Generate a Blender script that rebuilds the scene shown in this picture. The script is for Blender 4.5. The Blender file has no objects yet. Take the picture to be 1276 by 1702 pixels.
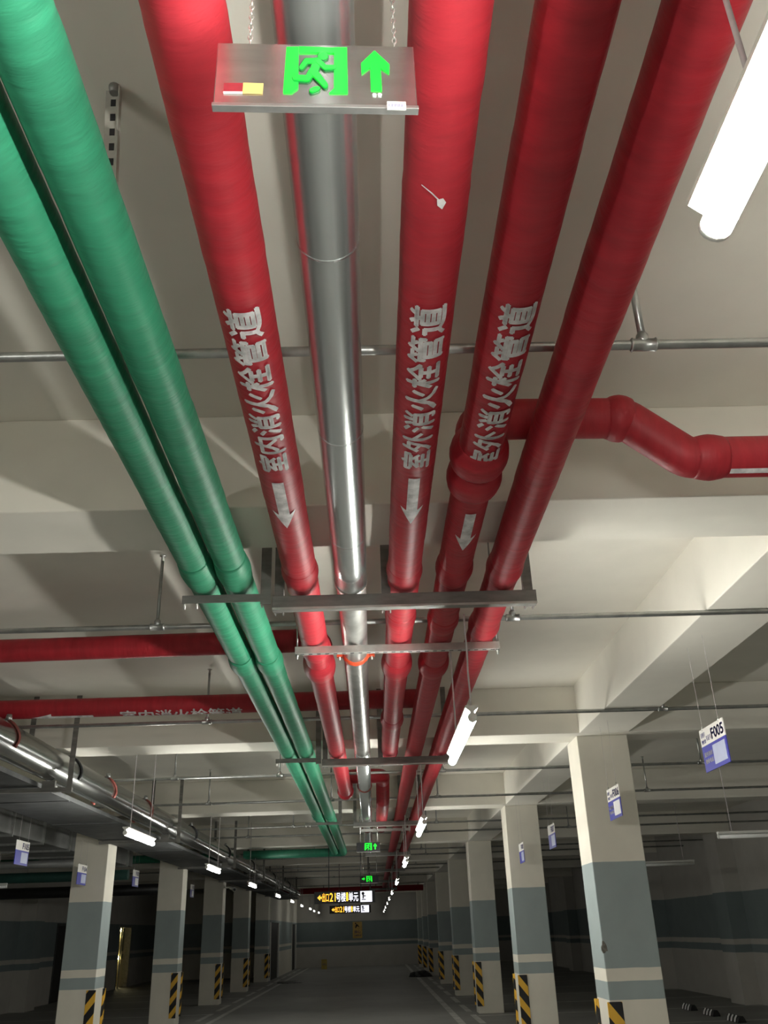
import bpy, bmesh, math, random
from mathutils import Vector, Matrix
PI = math.pi
S = bpy.context.scene
COL = S.collection

# ------------------------------------------------------------------ camera
def rot_axes(p, y, r):
    F = Vector((math.sin(y)*math.cos(p), math.cos(y)*math.cos(p), math.sin(p)))
    R = Vector((math.cos(y), -math.sin(y), 0)); U = R.cross(F)
    c, s = math.cos(r), math.sin(r)
    return F, c*R+s*U, -s*R+c*U
F_, R_, U_ = rot_axes(0.44524, 0.024587, -0.034218)
cd = bpy.data.cameras.new('camera'); cam = bpy.data.objects.new('camera', cd); COL.objects.link(cam)
cam.matrix_world = Matrix(((R_.x, U_.x, -F_.x, 0), (R_.y, U_.y, -F_.y, 0), (R_.z, U_.z, -F_.z, 1.55), (0, 0, 0, 1)))
cd.sensor_fit = 'VERTICAL'; cd.sensor_height = 36; cd.lens = 1459.7*36/1702
cd.clip_start = .02; cd.clip_end = 200
S.camera = cam
# ------------------------------------------------------------------ world, exposure, lamp power
w = bpy.data.worlds.new('world'); S.world = w; w.use_nodes = True
w.node_tree.nodes['Background'].inputs[0].default_value = (.01, .01, .01, 1)
S.view_settings.view_transform = 'Standard'; S.view_settings.look = 'None'
S.view_settings.exposure = 0.27; S.view_settings.gamma = 1; S.view_settings.use_curve_mapping = False
S.cycles.use_denoising = True; S.cycles.max_bounces = 8; S.cycles.diffuse_bounces = 5
S.cycles.sample_clamp_indirect = 6
NEAR_POWER = 260.0     # full output of a tube (emission strength)
TUBE_COL = (1.0, .985, .91)

# ------------------------------------------------------------------ materials
MATS = {}
def nodes(name):
    m = bpy.data.materials.new(name); m.use_nodes = True
    nt = m.node_tree; b = nt.nodes['Principled BSDF']
    MATS[name] = m
    return m, nt, b
def math_node(nt, op, a, b=None, clamp=False):
    n = nt.nodes.new('ShaderNodeMath'); n.operation = op; n.use_clamp = clamp
    for i, v in enumerate((a, b)):
        if v is None: continue
        if isinstance(v, (int, float)): n.inputs[i].default_value = v
        else: nt.links.new(v, n.inputs[i])
    return n.outputs[0]
def mixc(nt, fac, a, b):
    n = nt.nodes.new('ShaderNodeMix'); n.data_type = 'RGBA'
    if isinstance(fac, (int, float)): n.inputs[0].default_value = fac
    else: nt.links.new(fac, n.inputs[0])
    for i, v in ((6, a), (7, b)):
        if isinstance(v, tuple): n.inputs[i].default_value = (*v, 1) if len(v) == 3 else v
        else: nt.links.new(v, n.inputs[i])
    return n.outputs[2]
def noise(nt, scale, detail=4, vec=None, rough=.55):
    n = nt.nodes.new('ShaderNodeTexNoise'); n.inputs['Scale'].default_value = scale
    n.inputs['Detail'].default_value = detail; n.inputs['Roughness'].default_value = rough
    if vec is not None: nt.links.new(vec, n.inputs['Vector'])
    return n.outputs['Fac']
def coords(nt, stretch=None):
    t = nt.nodes.new('ShaderNodeTexCoord')
    if stretch is None: return t.outputs['Object']
    mp = nt.nodes.new('ShaderNodeMapping'); mp.inputs['Scale'].default_value = stretch
    nt.links.new(t.outputs['Object'], mp.inputs['Vector']); return mp.outputs[0]
def ramp(nt, fac, lo, hi):
    n = nt.nodes.new('ShaderNodeMapRange'); n.inputs[1].default_value = lo; n.inputs[2].default_value = hi
    nt.links.new(fac, n.inputs[0]); return n.outputs[0]
def bump(nt, b, h, strength, dist=.01):
    n = nt.nodes.new('ShaderNodeBump'); n.inputs['Strength'].default_value = strength
    n.inputs['Distance'].default_value = dist
    nt.links.new(h, n.inputs['Height']); nt.links.new(n.outputs[0], b.inputs['Normal'])
def simple(name, col, rough=.6, metal=0, vary=.12, nscale=8, bmp=0, bscale=60, stretch=None):
    m, nt, b = nodes(name)
    v = coords(nt, stretch)
    f = ramp(nt, noise(nt, nscale, 5, v), .35, .65)
    dark = tuple(c*(1-vary) for c in col); lite = tuple(min(1, c*(1+vary)) for c in col)
    nt.links.new(mixc(nt, f, dark, lite), b.inputs['Base Color'])
    b.inputs['Roughness'].default_value = rough; b.inputs['Metallic'].default_value = metal
    if bmp: bump(nt, b, noise(nt, bscale, 4, v), bmp, .004)
    return m
def glow(name, col, s):
    m, nt, b = nodes(name)
    b.inputs['Base Color'].default_value = (*[c*.5 for c in col], 1)
    b.inputs['Emission Color'].default_value = (*col, 1); b.inputs['Emission Strength'].default_value = s
    b.inputs['Roughness'].default_value = .4
    return m
CREAM = (.72, .69, .60); BLUE = (.30, .355, .355)
CEIL = simple('painted concrete ceiling', (.74, .715, .64), .85, vary=.05, nscale=1.3, bmp=.15, bscale=14)
def banded(name, CREAM=CREAM, BLUE=BLUE):
    m, nt, b = nodes(name)
    v = coords(nt); sx = nt.nodes.new('ShaderNodeSeparateXYZ'); nt.links.new(v, sx.inputs[0]); z = sx.outputs[2]
    wob = math_node(nt, 'MULTIPLY', math_node(nt, 'SUBTRACT', noise(nt, 3, 2, v), .5), .012)
    z = math_node(nt, 'ADD', z, wob)
    def between(lo, hi):
        return math_node(nt, 'MULTIPLY', math_node(nt, 'GREATER_THAN', z, lo), math_node(nt, 'LESS_THAN', z, hi))
    f = math_node(nt, 'ADD', between(1.187, 2.075), between(.938, 1.084), True)
    g = ramp(nt, noise(nt, 2.5, 5, v), .3, .7)
    c1 = mixc(nt, g, tuple(c*.94 for c in CREAM), tuple(c*1.05 for c in CREAM))
    c2 = mixc(nt, g, tuple(c*.93 for c in BLUE), tuple(c*1.05 for c in BLUE))
    nt.links.new(mixc(nt, f, c1, c2), b.inputs['Base Color'])
    b.inputs['Roughness'].default_value = .7
    bump(nt, b, noise(nt, 30, 3, v), .08, .004)
    return m
BAND = banded('cream paint with blue grey bands')
DIMBAND = banded('duller wall paint with blue grey bands', (.47, .455, .42), (.175, .215, .22))  # column paint darkened in colour to imitate the weaker light on the walls
def wrap_cloth(name, col, axis_scale):
    # cloth tape wound around a pipe: fine ridges across the pipe, soft blotches of paint
    m, nt, b = nodes(name)
    v = coords(nt, axis_scale)
    n1 = noise(nt, 5, 5, v); n2 = noise(nt, 1.2, 3, v)
    f = ramp(nt, n1, .3, .7)
    c = mixc(nt, f, tuple(x*.82 for x in col), tuple(min(1, x*1.12) for x in col))
    c = mixc(nt, math_node(nt, 'MULTIPLY', ramp(nt, n2, .45, .75), .35), c, tuple(min(1, x*.7+.012) for x in col))
    nt.links.new(c, b.inputs['Base Color'])
    b.inputs['Roughness'].default_value = .5; b.inputs['Specular IOR Level'].default_value = .35
    h = math_node(nt, 'ADD', n1, math_node(nt, 'MULTIPLY', noise(nt, 14, 3, v), .35))
    bump(nt, b, h, .42, .009)
    return m
RED = wrap_cloth('red painted cloth wrap', (.41, .022, .034), (1.2, 5, 1.2))
REDX = wrap_cloth('red painted cloth wrap crosswise', (.35, .017, .026), (5, 1.2, 1.2))
GREEN = wrap_cloth('green painted cloth wrap', (.032, .25, .135), (1.2, 7, 1.2))
GREENX = wrap_cloth('green painted cloth wrap crosswise', (.022, .17, .10), (7, 1.2, 1.2))
SILVER = simple('polished metal jacket', (.70, .74, .74), .24, .92, .06, 2, .10, 5, (1, .5, 1))
FOIL = simple('crumpled foil jacket', (.50, .51, .49), .34, .8, .15, 9, 1.0, 14)
OLDSILVER = simple('dusty metal jacket', (.40, .41, .395), .22, 1, .2, 2.5, .25, 7, (1, .4, 1))
GALV = simple('galvanised steel', (.42, .43, .42), .38, .9, .15, 12, .1, 50)
STEEL = simple('dull grey steel channel', (.20, .195, .182), .5, .35, .25, 9, .25, 30, (.5, 2, 2))
STEELEDGE = simple('bare bright steel', (.55, .55, .52), .4, .7, .12, 14)
DUCTM = simple('dusty galvanised duct sheet', (.20, .205, .20), .5, .5, .2, 3, .2, 6)
DARKM = simple('dark dusty tray metal', (.075, .078, .078), .6, .4, .25, 6, .2, 30)
BROWNBAND = simple('rusty red clamp band', (.20, .05, .04), .5, .2, .2, 20)
ORANGE = simple('orange red grooved coupling paint', (.62, .08, .03), .35, 0, .1, 20)
PAINTW = simple('stencilled white paint', (.62, .60, .60), .55, 0, .28, 22)
WHITEP = simple('white lacquered sheet', (.72, .72, .68), .4, 0, .04, 9)
UNLIT = simple('unlit frosted tube', (.75, .76, .75), .3, 0, .03, 9)
WIRE = simple('pale hanging cord', (.50, .46, .47), .6, 0, .1, 30)
CHAIN = simple('bright chain links', (.75, .75, .72), .25, .8, .05, 30)
BLACKR = simple('black rubber', (.012, .012, .012), .45, 0, .2, 12)
REFLW = simple('white reflective strip', (.8, .8, .8), .3, 0, .05, 9)
SIGNBLUE = simple('blue sign board', (.035, .04, .33), .4, 0, .06, 6)
SIGNWHITE = simple('white sign board', (.78, .76, .72), .4, 0, .04, 6)
SIGNPANEL = simple('pale plan panel', (.42, .46, .62), .4, 0, .06, 9)
SIGNPANELW = simple('white plan panel', (.8, .8, .8), .4, 0, .06, 9)
SIGNTXT = simple('navy sign lettering', (.03, .03, .16), .5)
YELLOWP = simple('aged yellow sign board', (.50, .33, .10), .5, 0, .15, 9)
YELLOWS = simple('yellow sticker', (.50, .38, .13), .4, 0, .05, 9)
REDST = simple('dark red sticker', (.25, .02, .03), .4, 0, .2, 30)
BRUSHED = simple('brushed stainless plate', (.50, .49, .48), .24, .95, .12, 3, .06, 30, (1, 1, 8))
BLACKM = simple('matt black casing', (.01, .01, .012), .45)
DOORSHADE = simple('dark doorway paint', (.02, .018, .017), .6)  # near black that stands in for the unlit depth of the doorways
WARMWALL = simple('warm lobby wall', (.30, .25, .12), .5)
GREENGLOW = glow('lit green film', (.006, 1.0, .035), .78)
GREENDIM = simple('dark green outline', (.0, .12, .02), .4)
LEDY = glow('lit amber letters', (1, .60, .06), 1.0)
LEDW = glow('lit white letters', (.9, .9, 1), 1.0)
def floor_mat():
    m, nt, b = nodes('grey sealed floor with lane lines')
    v = coords(nt); s = nt.nodes.new('ShaderNodeSeparateXYZ'); nt.links.new(v, s.inputs[0]); x, y = s.outputs[0], s.outputs[1]
    def bar(c, wd):
        return math_node(nt, 'LESS_THAN', math_node(nt, 'ABSOLUTE', math_node(nt, 'SUBTRACT', x, c)), wd/2)
    dash = math_node(nt, 'LESS_THAN', math_node(nt, 'FRACT', math_node(nt, 'MULTIPLY', y, 1/2.6)), .72)
    f = math_node(nt, 'ADD', math_node(nt, 'ADD', bar(1.55, .13), bar(-3.35, .11)), math_node(nt, 'ADD', math_node(nt, 'MULTIPLY', bar(1.92, .12), dash), math_node(nt, 'MULTIPLY', bar(-3.68, .11), dash)), True)
    bay = math_node(nt, 'LESS_THAN', math_node(nt, 'ABSOLUTE', math_node(nt, 'SUBTRACT', math_node(nt, 'FRACT', math_node(nt, 'MULTIPLY', math_node(nt, 'ADD', y, .3), 1/2.68)), .5)), .02)
    out = math_node(nt, 'ADD', math_node(nt, 'GREATER_THAN', x, 2.0), math_node(nt, 'LESS_THAN', x, -3.7), True)
    f = math_node(nt, 'ADD', f, math_node(nt, 'MULTIPLY', bay, out), True)
    worn = ramp(nt, noise(nt, 3, 6, v, .7), .25, .6)
    f = math_node(nt, 'MULTIPLY', f, math_node(nt, 'MULTIPLY', worn, .8))
    g = ramp(nt, noise(nt, .7, 6, v, .7), .3, .7)
    base = mixc(nt, g, (.20, .202, .19), (.27, .268, .252))
    nt.links.new(mixc(nt, f, base, (.66, .66, .63)), b.inputs['Base Color'])
    b.inputs['Roughness'].default_value = .62
    bump(nt, b, noise(nt, 20, 4, v), .1, .004)
    return m
FLOOR = floor_mat()
def stripes(name, sgn):
    m, nt, b = nodes(name)
    v = coords(nt); s = nt.nodes.new('ShaderNodeSeparateXYZ'); nt.links.new(v, s.inputs[0])
    xy = math_node(nt, 'ADD', s.outputs[0], s.outputs[1])
    t = math_node(nt, 'ADD', math_node(nt, 'ADD', s.outputs[2], .157), math_node(nt, 'MULTIPLY', xy, sgn*1.25))
    f = math_node(nt, 'LESS_THAN', math_node(nt, 'FRACT', math_node(nt, 'MULTIPLY', t, 1/.27)), .47)
    nt.links.new(mixc(nt, f, (.008, .008, .01), (.80, .46, .045)), b.inputs['Base Color'])
    b.inputs['Roughness'].default_value = .4
    return m
STRIPE_R = stripes('black and yellow stripes falling right', 1)
STRIPE_L = stripes('black and yellow stripes falling left', -1)

# ------------------------------------------------------------------ mesh helpers
def box(bm, x0, x1, y0, y1, z0, z1):
    vs = [bm.verts.new((x, y, z)) for x in (x0, x1) for y in (y0, y1) for z in (z0, z1)]
    for f in ((0, 1, 3, 2), (4, 6, 7, 5), (0, 4, 5, 1), (2, 3, 7, 6), (0, 2, 6, 4), (1, 5, 7, 3)):
        bm.faces.new([vs[i] for i in f])
def tube(bm, pts, rad, seg=16, caps=True):
    """pts: list of 3-vectors, rad: a number or a list"""
    pts = [Vector(p) for p in pts]; n = len(pts)
    rad = rad if isinstance(rad, (list, tuple)) else [rad]*n
    prev = None; rings = []
    for i, p in enumerate(pts):
        t = (pts[min(i+1, n-1)]-pts[max(i-1, 0)]).normalized()
        if prev is None:
            a = Vector((0, 0, 1)) if abs(t.z) < .9 else Vector((1, 0, 0))
            u = (a-t*a.dot(t)).normalized()
        else: u = (prev-t*prev.dot(t)).normalized()
        prev = u; v = t.cross(u)
        rings.append([bm.verts.new(p+(u*math.cos(2*PI*k/seg)+v*math.sin(2*PI*k/seg))*rad[i]) for k in range(seg)])
    for a, b in zip(rings, rings[1:]):
        for k in range(seg):
            f = bm.faces.new((a[k], a[(k+1) % seg], b[(k+1) % seg], b[k])); f.smooth = True
    if caps:
        bm.faces.new(rings[0][::-1]); bm.faces.new(rings[-1])
def prism(bm, poly, axis, lo, hi):
    """poly of 2-d points, extruded along axis between lo and hi"""
    def P(p, t): return {'x': (t, p[0], p[1]), 'y': (p[0], t, p[1]), 'z': (p[0], p[1], t)}[axis]
    a = [bm.verts.new(P(p, lo)) for p in poly]; b = [bm.verts.new(P(p, hi)) for p in poly]
    n = len(poly); bm.faces.new(a); bm.faces.new(b[::-1])
    for i in range(n): bm.faces.new((a[i], b[i], b[(i+1) % n], a[(i+1) % n]))
def link(name, bm, mat, parent=None, bevel=0, loc=None, smooth=False):
    bmesh.ops.recalc_face_normals(bm, faces=bm.faces[:])
    if loc is not None: bmesh.ops.translate(bm, verts=bm.verts[:], vec=-Vector(loc))
    me = bpy.data.meshes.new(name); bm.to_mesh(me); bm.free()
    o = bpy.data.objects.new(name, me); COL.objects.link(o)
    me.materials.append(mat)
    if smooth:
        for p in me.polygons: p.use_smooth = True
    if loc is not None: o.location = loc
    if parent is not None:
        if loc is not None: o.location = Vector(loc)-parent.location
        else: o.location = -parent.location
        o.parent = parent
    if bevel:
        md = o.modifiers.new('bevel', 'BEVEL'); md.width = bevel; md.segments = 2; md.limit_method = 'ANGLE'
    return o
def tag(o, label, cat, group=None, kind=None):
    o['label'] = label; o['category'] = cat
    if group: o['group'] = group
    if kind: o['kind'] = kind
    return o
def struct(o, label=None):
    o['kind'] = 'structure'
    if label: o['label'] = label
    return o
def empty(name, loc, label, cat, group=None):
    o = bpy.data.objects.new(name, None); COL.objects.link(o); o.location = loc; o.empty_display_size = .1
    return tag(o, label, cat, group)
def B(*boxes):
    bm = bmesh.new()
    for b in boxes: box(bm, *b)
    return bm
def arc(c, r, a0, a1, n, plane):
    """points of an arc: c + r*(cos a*e1 + sin a*e2)"""
    e1, e2 = Vector(plane[0]), Vector(plane[1])
    return [Vector(c)+r*(math.cos(a0+(a1-a0)*i/n)*e1+math.sin(a0+(a1-a0)*i/n)*e2) for i in range(n+1)]
def densify(pts, step, fine_to=12):
    out = []
    for a, b in zip(pts, pts[1:]):
        a, b = Vector(a), Vector(b); L = (b-a).length
        st = step if min(a.y, b.y) < fine_to else step*5
        n = max(1, int(L/st))
        out += [a+(b-a)*i/n for i in range(n)]
    out.append(Vector(pts[-1])); return out
def rounded(pts, r, n=8):
    """polyline with every inner corner rounded by radius r"""
    pts = [Vector(p) for p in pts]; out = [pts[0]]
    for a, b, c in zip(pts, pts[1:], pts[2:]):
        d1 = (a-b).normalized(); d2 = (c-b).normalized()
        ang = d1.angle(d2); t = r/math.tan(ang/2); t = min(t, (a-b).length*.49, (c-b).length*.49)
        p0, p2 = b+d1*t, b+d2*t
        for i in range(n+1):
            s = i/n; out.append(p0*(1-s)**2+b*2*s*(1-s)+p2*s*s)
    out.append(pts[-1]); return out
def wrapped_radii(pts, r, seed, amp=.024):
    rnd = random.Random(seed); out = []; s = 0; nxt = rnd.uniform(.1, .3); lvl = 0; prev = Vector(pts[0])
    for p in pts:
        s += (Vector(p)-prev).length; prev = Vector(p)
        if s > nxt: nxt = s+rnd.uniform(.10, .32); lvl = rnd.uniform(0, 1)
        out.append(r*(1+amp*(lvl-.5)+amp*.5*rnd.uniform(-1, 1)*.5))
    return out
CU = {}
def text_mesh(s, bold=.0):
    cu = bpy.data.curves.new('t', 'FONT'); cu.body = s; cu.size = 1; cu.fill_mode = 'FRONT'
    cu.resolution_u = 3
    ob = bpy.data.objects.new('t', cu); COL.objects.link(ob)
    dg = bpy.context.evaluated_depsgraph_get(); dg.update()
    me = bpy.data.meshes.new_from_object(ob.evaluated_get(dg))
    bpy.data.objects.remove(ob); bpy.data.curves.remove(cu)
    bm = bmesh.new()
    b = bold
    for du, dv in (((0, 0), (b, 0), (-b, 0), (0, b), (0, -b)) if b else ((0, 0),)):
        k = len(bm.verts); bm.from_mesh(me); bm.verts.ensure_lookup_table()
        for v in bm.verts[k:]: v.co.x += du; v.co.y += dv
    bpy.data.meshes.remove(me)
    return bm
def fit(bm, u0, u1, v0, v1):
    xs = [v.co.x for v in bm.verts]; ys = [v.co.y for v in bm.verts]
    a, b, c, d = min(xs), max(xs), min(ys), max(ys)
    for v in bm.verts:
        v.co = Vector((u0+(v.co.x-a)/(b-a)*(u1-u0), v0+(v.co.y-c)/(d-c)*(v1-v0), 0))
def lettering_flat(name, s, mat, parent, origin, e_u, e_v, wd, ht, thick=.0015, bold=.02):
    bm = text_mesh(s, bold); fit(bm, 0, wd, 0, ht)
    eu, ev = Vector(e_u), Vector(e_v); nrm = eu.cross(ev)
    g = bmesh.ops.extrude_face_region(bm, geom=bm.faces[:])
    for v in [x for x in g['geom'] if isinstance(x, bmesh.types.BMVert)]: v.co.z = thick
    for v in bm.verts: v.co = Vector(origin)+eu*v.co.x+ev*v.co.y+nrm*v.co.z
    return link(name, bm, mat, parent)
def slice_v(bm, v0, v1, n):
    for i in range(1, n):
        y = v0+(v1-v0)*i/n
        bmesh.ops.bisect_plane(bm, geom=bm.verts[:]+bm.edges[:]+bm.faces[:], plane_co=(0, y, 0), plane_no=(0, 1, 0))
def on_pipe_y(bm, x, z, r, ystart, off=0):
    # u runs from far towards the viewer, the tops of the letters point to -x
    for v in bm.verts:
        a = (v.co.y+off)/r
        v.co = Vector((x-math.sin(a)*r, ystart-v.co.x, z-math.cos(a)*r))

# ------------------------------------------------------------------ the setting
XL, XR, YN, YF, ZS, ZB = -9.2, 7.7, -6.0, 50.0, 3.72, 3.25
ROWS = [-1.85, 3.5, 8.85, 14.2, 20.1, 25.5, 31.0, 36.8, 42.0, 46.6]
BEAM = [3.5-.02+(r-3.5)-(.11 if r > 5 else 0) for r in ROWS]
struct(link('floor', B((XL-.3, XR+.3, YN-.3, YF+.3, -.3, 0)), FLOOR), 'grey sealed concrete floor with pale lane lines')
struct(link('ceiling', B((XL-.3, XR+.3, YN-.3, YF+.3, ZS, ZS+.25)), CEIL), 'cream painted concrete ceiling slab')
struct(link('wall_right', B((XR, XR+.3, YN, YF, 0, ZS)), DIMBAND), 'right wall of the parking hall, cream with blue grey bands')
struct(link('wall_far', B((XL-.3, XR+.3, YF, YF+.3, 0, ZS)), DIMBAND), 'far end wall with blue grey bands')
struct(link('wall_near', B((XL-.3, XR+.3, YN-.3, YN, 0, ZS)), DIMBAND))
D1, D2 = (28.3, 29.5), (35.2, 36.9)
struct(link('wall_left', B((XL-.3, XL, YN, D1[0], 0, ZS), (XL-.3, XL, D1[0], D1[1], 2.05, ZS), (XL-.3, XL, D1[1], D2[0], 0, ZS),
                           (XL-.3, XL, D2[0], D2[1], 2.05, ZS), (XL-.3, XL, D2[1], YF, 0, ZS)), DIMBAND), 'left wall of the parking hall behind the columns')
# dark doorway and the lit lobby doorway in the left wall
d = struct(link('door_1', B((XL-.09, XL-.04, D1[0], D1[1], 0, 2.05)), DOORSHADE), 'dark door standing in the left wall')  # black panel near the wall face imitates the shade inside the doorway
link('door_frame', B((XL-.04, XL+.03, D1[0], D1[0]+.06, 0, 2.05), (XL-.04, XL+.03, D1[1]-.06, D1[1], 0, 2.05), (XL-.04, XL+.03, D1[0]+.06, D1[1]-.06, 1.99, 2.05)), DARKM, d)
link('door_handle', B((XL-.04, XL, D1[0]+.12, D1[0]+.15, .98, 1.12)), GALV, d)
d = struct(link('door_2', B((XL-.2, XL+.03, D2[0], D2[0]+.08, 0, 2.05), (XL-.2, XL+.03, D2[1]-.08, D2[1], 0, 2.05), (XL-.2, XL+.03, D2[0]+.08, D2[1]-.08, 1.97, 2.05)), GALV), 'lit lobby doorway with metal frame in the left wall')
link('glass_leaf_rail', B((XL-.12, XL-.08, D2[0]+.75, D2[0]+.83, 0, 1.97)), GALV, d)
struct(link('wall_lobby', B((XL-2.3, XL-2.2, D2[0]-.6, D2[1]+.6, 0, 2.6), (XL-2.2, XL-.3, D2[0]-.7, D2[0]-.6, 0, 2.6), (XL-2.2, XL-.3, D2[1]+.6, D2[1]+.7, 0, 2.6),
                            (XL-2.2, XL-.3, D2[0]-.6, D2[1]+.6, 2.5, 2.6), (XL-2.2, XL-.3, D2[0]-.6, D2[1]+.6, -.1, 0)), WARMWALL), 'warm lit lobby behind the left doorway')
LOBG = glow('lobby bulb', (1, .88, .5), 60)
for i, (yy, zz) in enumerate(((-9.70, 1.90), (-9.82, 1.72), (-9.72, .95))):
    bm = bmesh.new(); bmesh.ops.create_uvsphere(bm, u_segments=12, v_segments=8, radius=.05)
    bmesh.ops.translate(bm, verts=bm.verts[:], vec=(yy, D2[1]+.52, zz))
    tube(bm, [(yy, D2[1]+.60, zz), (yy, D2[1]+.54, zz)], .03, 10)
    tag(link('wall_lamp', bm, LOBG), ['upper left bulb glowing inside the lobby doorway', 'upper right bulb glowing inside the lobby doorway', 'lowest bulb glowing inside the lobby doorway'][i], 'lamp', 'small bulbs in the lobby')
# inner wall at the end of the left column row with two dark doorways
ci = [(37.3, 40.6), (46.9, 49.3)]
struct(link('wall_inner', B((-4.4, -3.98, 40.6, 46.9, 0, ZB), (-4.4, -3.98, 37.3, 40.6, 2.0, ZB), (-4.4, -3.98, 46.9, 49.3, 2.0, ZB), (-4.4, -3.98, 49.3, YF, 0, ZB), (-9.2, -4.4, 41.0, 41.2, 0, ZB)), BAND), 'inner wall with two dark doorways beyond the left columns')
for k, (a, b) in enumerate(ci):
    d = struct(link('door_%d' % (k+3), B((-4.05, -4.00, a, b, 0, 2.0)), DOORSHADE), ['nearer dark opening in the inner wall', 'farther dark opening in the inner wall'][k])  # black panel near the face in place of the unlit opening
    link('door_frame', B((-4.0, -3.95, a, a+.07, 0, 2.0), (-4.0, -3.95, b-.3, b, 0, 2.0)), WHITEP, d)
# beams
n = 0
for i, (r, yb) in enumerate(zip(ROWS, BEAM)):
    n += 1
    struct(link('trim_%d' % n, B((XL, XR, yb, yb+.46, ZB, ZS)), CEIL, bevel=.006), 'cross beam under the slab, number %d from the camera' % (i+1))
for i in range(len(ROWS)-1):
    for (a, b, side) in ((2.06, 2.55, 'right'), (-4.47, -3.98, 'left')):
        n += 1
        struct(link('trim_%d' % n, B((a, b, BEAM[i]+.46, BEAM[i+1], ZB, ZS)), CEIL, bevel=.006), 'lengthwise beam over the %s column row, bay %d' % (side, i+1))
for i, r in enumerate(ROWS[1:], 1):
    n += 1; struct(link('trim_%d' % n, B((XR-.35, XR, r-.15, r+.6, 0, ZB)), DIMBAND), 'pilaster %d on the right wall' % i)
    if not (D1[0]-1 < r < D1[1]+.2 or D2[0]-.5 < r < D2[1]+.2):
        n += 1; struct(link('trim_%d' % n, B((XL, XL+.4, r-.2, r+.5, 0, ZB)), DIMBAND), 'pilaster %d on the left wall' % i)

# ------------------------------------------------------------------ columns
ORD = ['nearest', 'second', 'third', 'fourth', 'fifth', 'sixth', 'seventh', 'eighth', 'ninth', 'tenth', 'eleventh', 'twelfth', 'thirteenth', 'fourteenth', 'fifteenth', 'sixteenth']
def column(x0, y0, side, label):
    W, D = .506, .475
    c = link('column', B((x0, x0+W, y0, y0+D, 0, ZB)), BAND, loc=(x0, y0, 0), bevel=.008)
    tag(c, label, 'column', 'banded columns of the %s row' % side)
    cx = x0 if side == 'right' else x0+W          # the corner towards the aisle
    s = 1 if side == 'right' else -1
    m = STRIPE_R if side == 'right' else STRIPE_L
    a, b = sorted((cx-s*.022, cx+s*.112))
    g = link('corner_guard', B((a, b, y0-.014, y0, .13, .925)), m, c, loc=(cx, y0, .925), bevel=.004)
    a, b = sorted((cx-s*.028, cx))
    g = link('corner_guard', B((a, b, y0+D-.06, y0+D+.012, .13, .925)), m, c, loc=(cx, y0+D, .925), bevel=.004)
    return c
for i, y0 in enumerate([8.85, 14.22, 20.2, 25.6, 31.2, 36.9, 41.3, 45.9]):
    c = column(2.06, y0, 'right', '%s banded concrete column of the right-hand row, counting from the camera' % ORD[i])
    if i == 0:
        bm = bmesh.new(); bmesh.ops.create_icosphere(bm, subdivisions=2, radius=.05)
        for v in bm.verts: v.co = Vector((v.co.x*.55, v.co.y*.12, v.co.z*1.0))*(1+.2*math.sin(v.co.z*60+v.co.x*80))
        bmesh.ops.translate(bm, verts=bm.verts[:], vec=(2.075, 8.849, 1.36))
        o = link('paint_chip', bm, simple('chipped concrete', (.16, .15, .13), .9, 0, .3, 40), c); o['label'] = 'dark chipped patch at the column corner'
for i, y0 in enumerate([14.2, 19.97, 25.4, 30.8, 36.65]):
    column(-4.49, y0, 'left', '%s banded concrete column of the left-hand row, counting from the camera' % ORD[i])

# ------------------------------------------------------------------ hanging tube lamps
def powered(p): return glow('lit tube', TUBE_COL, p)
TUBEMATS = {}
def tube_mat(p):
    if p not in TUBEMATS: TUBEMATS[p] = powered(p) if p else UNLIT
    return TUBEMATS[p]
LN = 1.2
def lamp_meshes():
    L = LN; out = {}
    bm = bmesh.new(); prism(bm, [(-.012, .030), (.012, .030), (.030, .047), (.030, .057), (-.030, .057), (-.030, .047)], 'y', -L/2, L/2)
    out['housing'] = (bm, WHITEP)
    bm = bmesh.new(); tube(bm, [(0, -L/2+.010, 0), (0, L/2-.010, 0)], .023, 14); out['tube'] = (bm, None)
    for nm, yy in (('end_cap', -L/2+.004), ('end_cap ', L/2-.004)):
        bm = bmesh.new(); tube(bm, [(0, yy-.007, 0), (0, yy-.004, 0), (0, yy+.004, 0), (0, yy+.007, 0)], [.019, .0235, .0235, .019], 14); box(bm, -.010, .010, yy-.006, yy+.006, .012, .032)
        out[nm] = (bm, WHITEP)
    return out
LM = {}
for k, (bm, mt) in lamp_meshes().items():
    bmesh.ops.recalc_face_normals(bm, faces=bm.faces[:])
    me = bpy.data.meshes.new(k.strip()); bm.to_mesh(me); bm.free(); LM[k] = (me, mt)
def hanging_lamp(x, y, z, power, label, group, rz=0, wires=True, top=ZS, wy=(-.42, .42)):
    r = empty('tube_lamp', (x, y, z), label, 'lamp', group); r.rotation_euler.z = rz
    for k, (me, mt) in LM.items():
        m2 = me if mt else me.copy()
        o = bpy.data.objects.new(k.strip(), m2); COL.objects.link(o); o.parent = r
        if not m2.materials: m2.materials.append(mt or tube_mat(power))
        if k == 'housing' and not o.modifiers: pass
    tops = top if isinstance(top, tuple) else (top, top)
    for q, t in zip(wy, tops):
        bm = bmesh.new(); m = 8 if y < 6 else 2
        pts = [((.0015)*math.sin(i*1.7)*(0 < i < m), q+.002*math.sin(i*2.1)*(0 < i < m), .06+(t-z-.06)*i/m) for i in range(m+1)]
        tube(bm, pts, .0045 if y < 12 else .006, 6)
        bm.transform(Matrix.Identity(4))
        o = link('hanging_wire', bm, WIRE); o.parent = r
    return r
RL = [(.515, .365), (.487, 4.76), (.485, 9.15), (.485, 14.0), (.49, 19.6), (.49, 25.0), (.49, 29.7), (.495, 34.6), (.495, 40.0), (.50, 44.8), (.5, 48.6)]
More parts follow.
